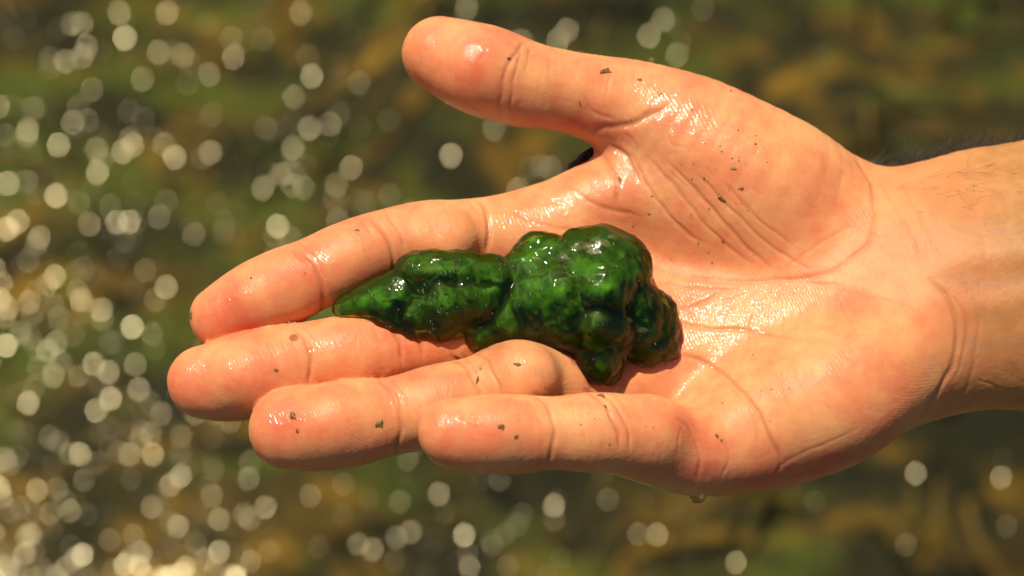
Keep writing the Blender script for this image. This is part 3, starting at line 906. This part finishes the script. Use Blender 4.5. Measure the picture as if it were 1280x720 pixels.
# ------------------------------------------------------------------ drops and flecks
m_drop, nt, out = mat("water_drop")
gl = N(nt, "ShaderNodeBsdfGlass", Roughness=0.03, IOR=1.33); gl.inputs[0].default_value = (0.98, 0.97, 0.94, 1)
L(nt, gl.outputs[0], out.inputs[0])
def ball(c, r, stretch=(1, 1, 1), name="water_drop", material=None, rough=0.0, nu=14, nv=9, seed=0):
    P_, F_ = [], []
    for i in range(nv + 1):
        th = math.pi * i / nv
        for j in range(nu):
            ph = 2 * math.pi * j / nu
            P_.append((math.sin(th) * math.cos(ph), math.sin(th) * math.sin(ph), math.cos(th)))
    P_ = np.array(P_)
    if rough:
        P_ *= (1 + rough * vnoise(P_, 1.3, seed) + 0.4 * rough * vnoise(P_, 3.1, seed + 1))[:, None]
    P_ = P_ * np.array(stretch) * r
    for i in range(nv):
        for j in range(nu):
            a = i * nu + j; b_ = i * nu + (j + 1) % nu
            F_.append((a, a + nu, b_ + nu, b_))
    return P_, np.array(F_)
bot = HV2[(np.abs(pix[:, 0] - 868) < 4)]
low = bot[np.argmin(bot[:, 1])]
V_, F_ = ball(None, 1.6, (1.05, 0.95, 1.0))
o = mesh_obj("water_drop", V_ * 0.001, F_, m_drop)
o.matrix_world = HAND_M @ Matrix.Translation(Vector((low + np.array([0, 0.1, 0.6])) * 0.001))
tag(o, "clear water drop hanging from the lower edge of the palm", "water drop", "water drops on the hand")
V_, F_ = ball(None, 0.85, (1.1, 1.0, 0.7))
o = mesh_obj("water_drop", V_ * 0.001, F_, m_drop)
o.matrix_world = HAND_M @ Matrix.Translation(Vector(hit_many([(367, 423)])[0][0] * 0.001))
tag(o, "tiny bead of water at the joint crease of the middle finger", "water drop", "water drops on the hand")

m_fl, nt, out = mat("algae_fleck")
oi = N(nt, "ShaderNodeObjectInfo")
tcg = N(nt, "ShaderNodeTexCoord")
nf = N(nt, "ShaderNodeTexNoise", Scale=900.0, Detail=2.0); L(nt, tcg.outputs["Object"], nf.inputs["Vector"])
rf_ = ramp(nt, nf.outputs[0], [(0.35, (0.09, 0.065, 0.009)), (0.65, (0.30, 0.19, 0.03))])
b = N(nt, "ShaderNodeBsdfPrincipled", Roughness=0.35, Alpha=0.75); L(nt, rf_.outputs[0], b.inputs["Base Color"]); L(nt, b.outputs[0], out.inputs[0])
def fleck_mesh(r, stretch, seed): 
    return ball(None, r, stretch, rough=0.95, nu=14, nv=8, seed=seed)
FL = [(367, 520, 1.15, (0.7, 1.0, .5), 0.3, "dark three-pointed fleck on the ring fingertip"),
      (372, 538, 0.6, (0.6, 1, .5), 0.1, "small brown fleck below the dark one on the ring fingertip"),
      (475, 530, 0.95, (0.8, 1, .35), 0, "round olive speck beside the ring finger's end joint"),
      (345, 463, 0.5, (1, .7, .5), 0, "small dark speck in the middle of the middle fingertip"),
      (239, 393, 1.3, (0.45, 1, .5), -0.3, "narrow olive smear at the very tip of the index finger"),
      (757, 89, 1.3, (1, .55, .5), 0.5, "black-green curled scrap at the base of the thumb"),
      (815, 75, 0.8, (1, .6, .5), 0, "brown speck near the outer edge of the thumb base"),
      (902, 249, 1.0, (1, .5, .5), -0.5, "dark oblong fleck in the middle of the thenar mound"),
      (917, 211, 0.6, (1, .8, .5), 0, "dark speck above the oblong fleck on the thenar mound"),
      (926, 236, 0.8, (1, .4, .5), 0.1, "thin brown scrap beside the oblong fleck on the thenar mound"),
      (596, 475, 0.8, (.45, 1, .5), -0.3, "brown fleck at the middle joint of the ring finger"),
      (601, 461, 0.5, (.6, 1, .5), 0, "tiny speck above the fleck on the ring finger's middle joint"),
      (648, 456, 0.9, (1, .5, .6), -0.4, "shiny fleck on the ring finger's base segment"),
      (627, 534, 0.9, (1, .8, .25), 0, "faint brown stain-like fleck on the little fingertip"),
      (645, 546, 0.5, (.8, 1, .5), 0, "small brown speck on the little fingertip"),
      (751, 495, 0.95, (1, .35, .5), 0, "thin green scrap on the little finger's middle joint"),
      (757, 508, 0.45, (1, .7, .5), 0, "tiny dark speck below the scrap on the little finger"),
      (896, 545, 0.6, (.8, 1, .5), 0, "dark speck on the pad under the little finger"),
      (902, 551, 0.4, (.8, 1, .5), 0, "tiniest speck on the pad under the little finger"),
      (446, 288, 0.5, (1, .8, .5), 0, "dark speck on the index finger's middle segment"),
      (636, 73, 0.45, (1, .6, .5), 0, "small speck at the thumb's end joint"),
      (725, 130, 0.75, (.35, 1, .5), 0.3, "thin brown thread on the lower side of the thumb"),
      (800, 100, 0.6, (1, .9, .5), 0, "brown grain on the skin below the thumb's base knuckle"),
      (825, 118, 0.9, (.5, 1, .5), 0.2, "brown-green scrap on the wet skin of the thumb base"),
      (775, 224, 0.9, (.4, 1, .5), 0.4, "thin dark thread on the skin below the thumb web")]
FP, FN_ = hit_many([(a[0], a[1]) for a in FL])
for i, (px, py, r, st, rot, lab) in enumerate(FL):
    p, n = FP[i], FN_[i]
    r *= 0.68; st = (st[0], st[1], st[2] * 0.6)
    V_, F_ = fleck_mesh(r, st, 50 + i)
    o = mesh_obj("algae_fleck", V_ * 0.001, F_, m_fl)
    zq = Vector(n).to_track_quat('Z', 'Y').to_matrix().to_4x4()
    xa = zq.inverted() @ Vector((1, 0, 0, 0))
    o.matrix_world = HAND_M @ Matrix.Translation(Vector((p + n * 0.05) * 0.001)) @ zq @ Matrix.Rotation(rot + math.atan2(xa.y, xa.x), 4, 'Z')
    tag(o, lab, "fleck", "flecks of algae stuck to the skin")
V_, F_ = ball(None, 3.6, (1, 0.26, 0.4), rough=0.8, nu=16, nv=10, seed=12)  # slim dark lump set in the web of the thumb
m_dark, nt, out = mat("dark_sliver")
nn = N(nt, "ShaderNodeTexNoise", Scale=700.0)
rr = ramp(nt, nn.outputs[0], [(0.3, (0.012, 0.008, 0.004)), (0.8, (0.05, 0.03, 0.012))])
b = N(nt, "ShaderNodeBsdfPrincipled", Roughness=0.3); L(nt, rr.outputs[0], b.inputs["Base Color"]); L(nt, b.outputs[0], out.inputs[0])
o = mesh_obj("web_sliver", V_ * 0.001, F_, m_dark)
o.matrix_world = HAND_M @ Matrix.Translation(Vector(U(731, 197, -10) * 0.001)) @ Matrix.Rotation(0.62, 4, 'Z')
tag(o, "dark rough sliver in the web between thumb and index finger", "weed")
# dust of the tiniest grains
Vd, Fd = [], []
spots = [(rng.normal(905, 28), rng.normal(205, 50)) for _ in range(20)] + [(rng.uniform(760, 960), rng.uniform(90, 330)) for _ in range(26)] + \
        [(rng.uniform(280, 560), rng.uniform(330, 350)) for _ in range(6)] + [(rng.uniform(880, 1000), rng.uniform(420, 560)) for _ in range(8)] + [(rng.uniform(600, 860), rng.uniform(505, 560)) for _ in range(8)]
nb0 = 0
for p in hit_many(spots)[0]:
    V_, F_ = ball(None, rng.uniform(0.12, 0.30), (1, rng.uniform(.4, 1), .6), rough=0.5, nu=6, nv=4, seed=int(rng.integers(99)))
    a = rng.uniform(0, 3.14)
    Rz = np.array([[math.cos(a), -math.sin(a), 0], [math.sin(a), math.cos(a), 0], [0, 0, 1]])
    Vd.append(V_ @ Rz.T + p); Fd.append(F_ + nb0); nb0 += len(V_)
# clear beads added on the sunward side of the jelly to give sharp glints
m_bead, nt, out = mat("bead")
tr = N(nt, "ShaderNodeBsdfTransparent"); tr.inputs[0].default_value = (0.92, 0.97, 0.85, 1)
gl = N(nt, "ShaderNodeBsdfGlossy", Roughness=0.22)
fr = N(nt, "ShaderNodeFresnel", IOR=1.5)
mx = N(nt, "ShaderNodeMixShader"); L(nt, fr.outputs[0], mx.inputs[0]); L(nt, tr.outputs[0], mx.inputs[1]); L(nt, gl.outputs[0], mx.inputs[2]); L(nt, mx.outputs[0], out.inputs[0])
sunl = np.array(R3.transposed() @ sun_dir)
cand = np.where((AN @ sunl > 0.35) & (AN[:, 2] > 0.2))[0]
wgt = 0.15 + np.exp(-(((APX[cand] - (565, 368)) / (55, 32)) ** 2).sum(1)) * 1.5 + np.exp(-(((APX[cand] - (520, 410)) / (60, 12)) ** 2).sum(1))
BV, BF, nq = [], [], 0
for i in rng.choice(cand, 90, p=wgt / wgt.sum(), replace=False):
    V_, F_ = ball(None, rng.uniform(0.16, 0.42), (1, 1, 1), nu=10, nv=7)
    BV.append(V_ + AV[i] + AN[i] * 0.02); BF.append(F_ + nq); nq += len(V_)
bead = mesh_obj("bead", np.concatenate(BV) * 0.001, np.concatenate(BF), m_bead, algae)
tag(bead, kind="stuff")
dust = mesh_obj("algae_dust", np.concatenate(Vd) * 0.001, np.concatenate(Fd), m_fl)
dust.matrix_world = HAND_M
tag(dust, "sprinkling of the finest brown algae grains over the palm", "grains", kind="stuff")
print("verts", len(HV2), len(AV), len(CV))
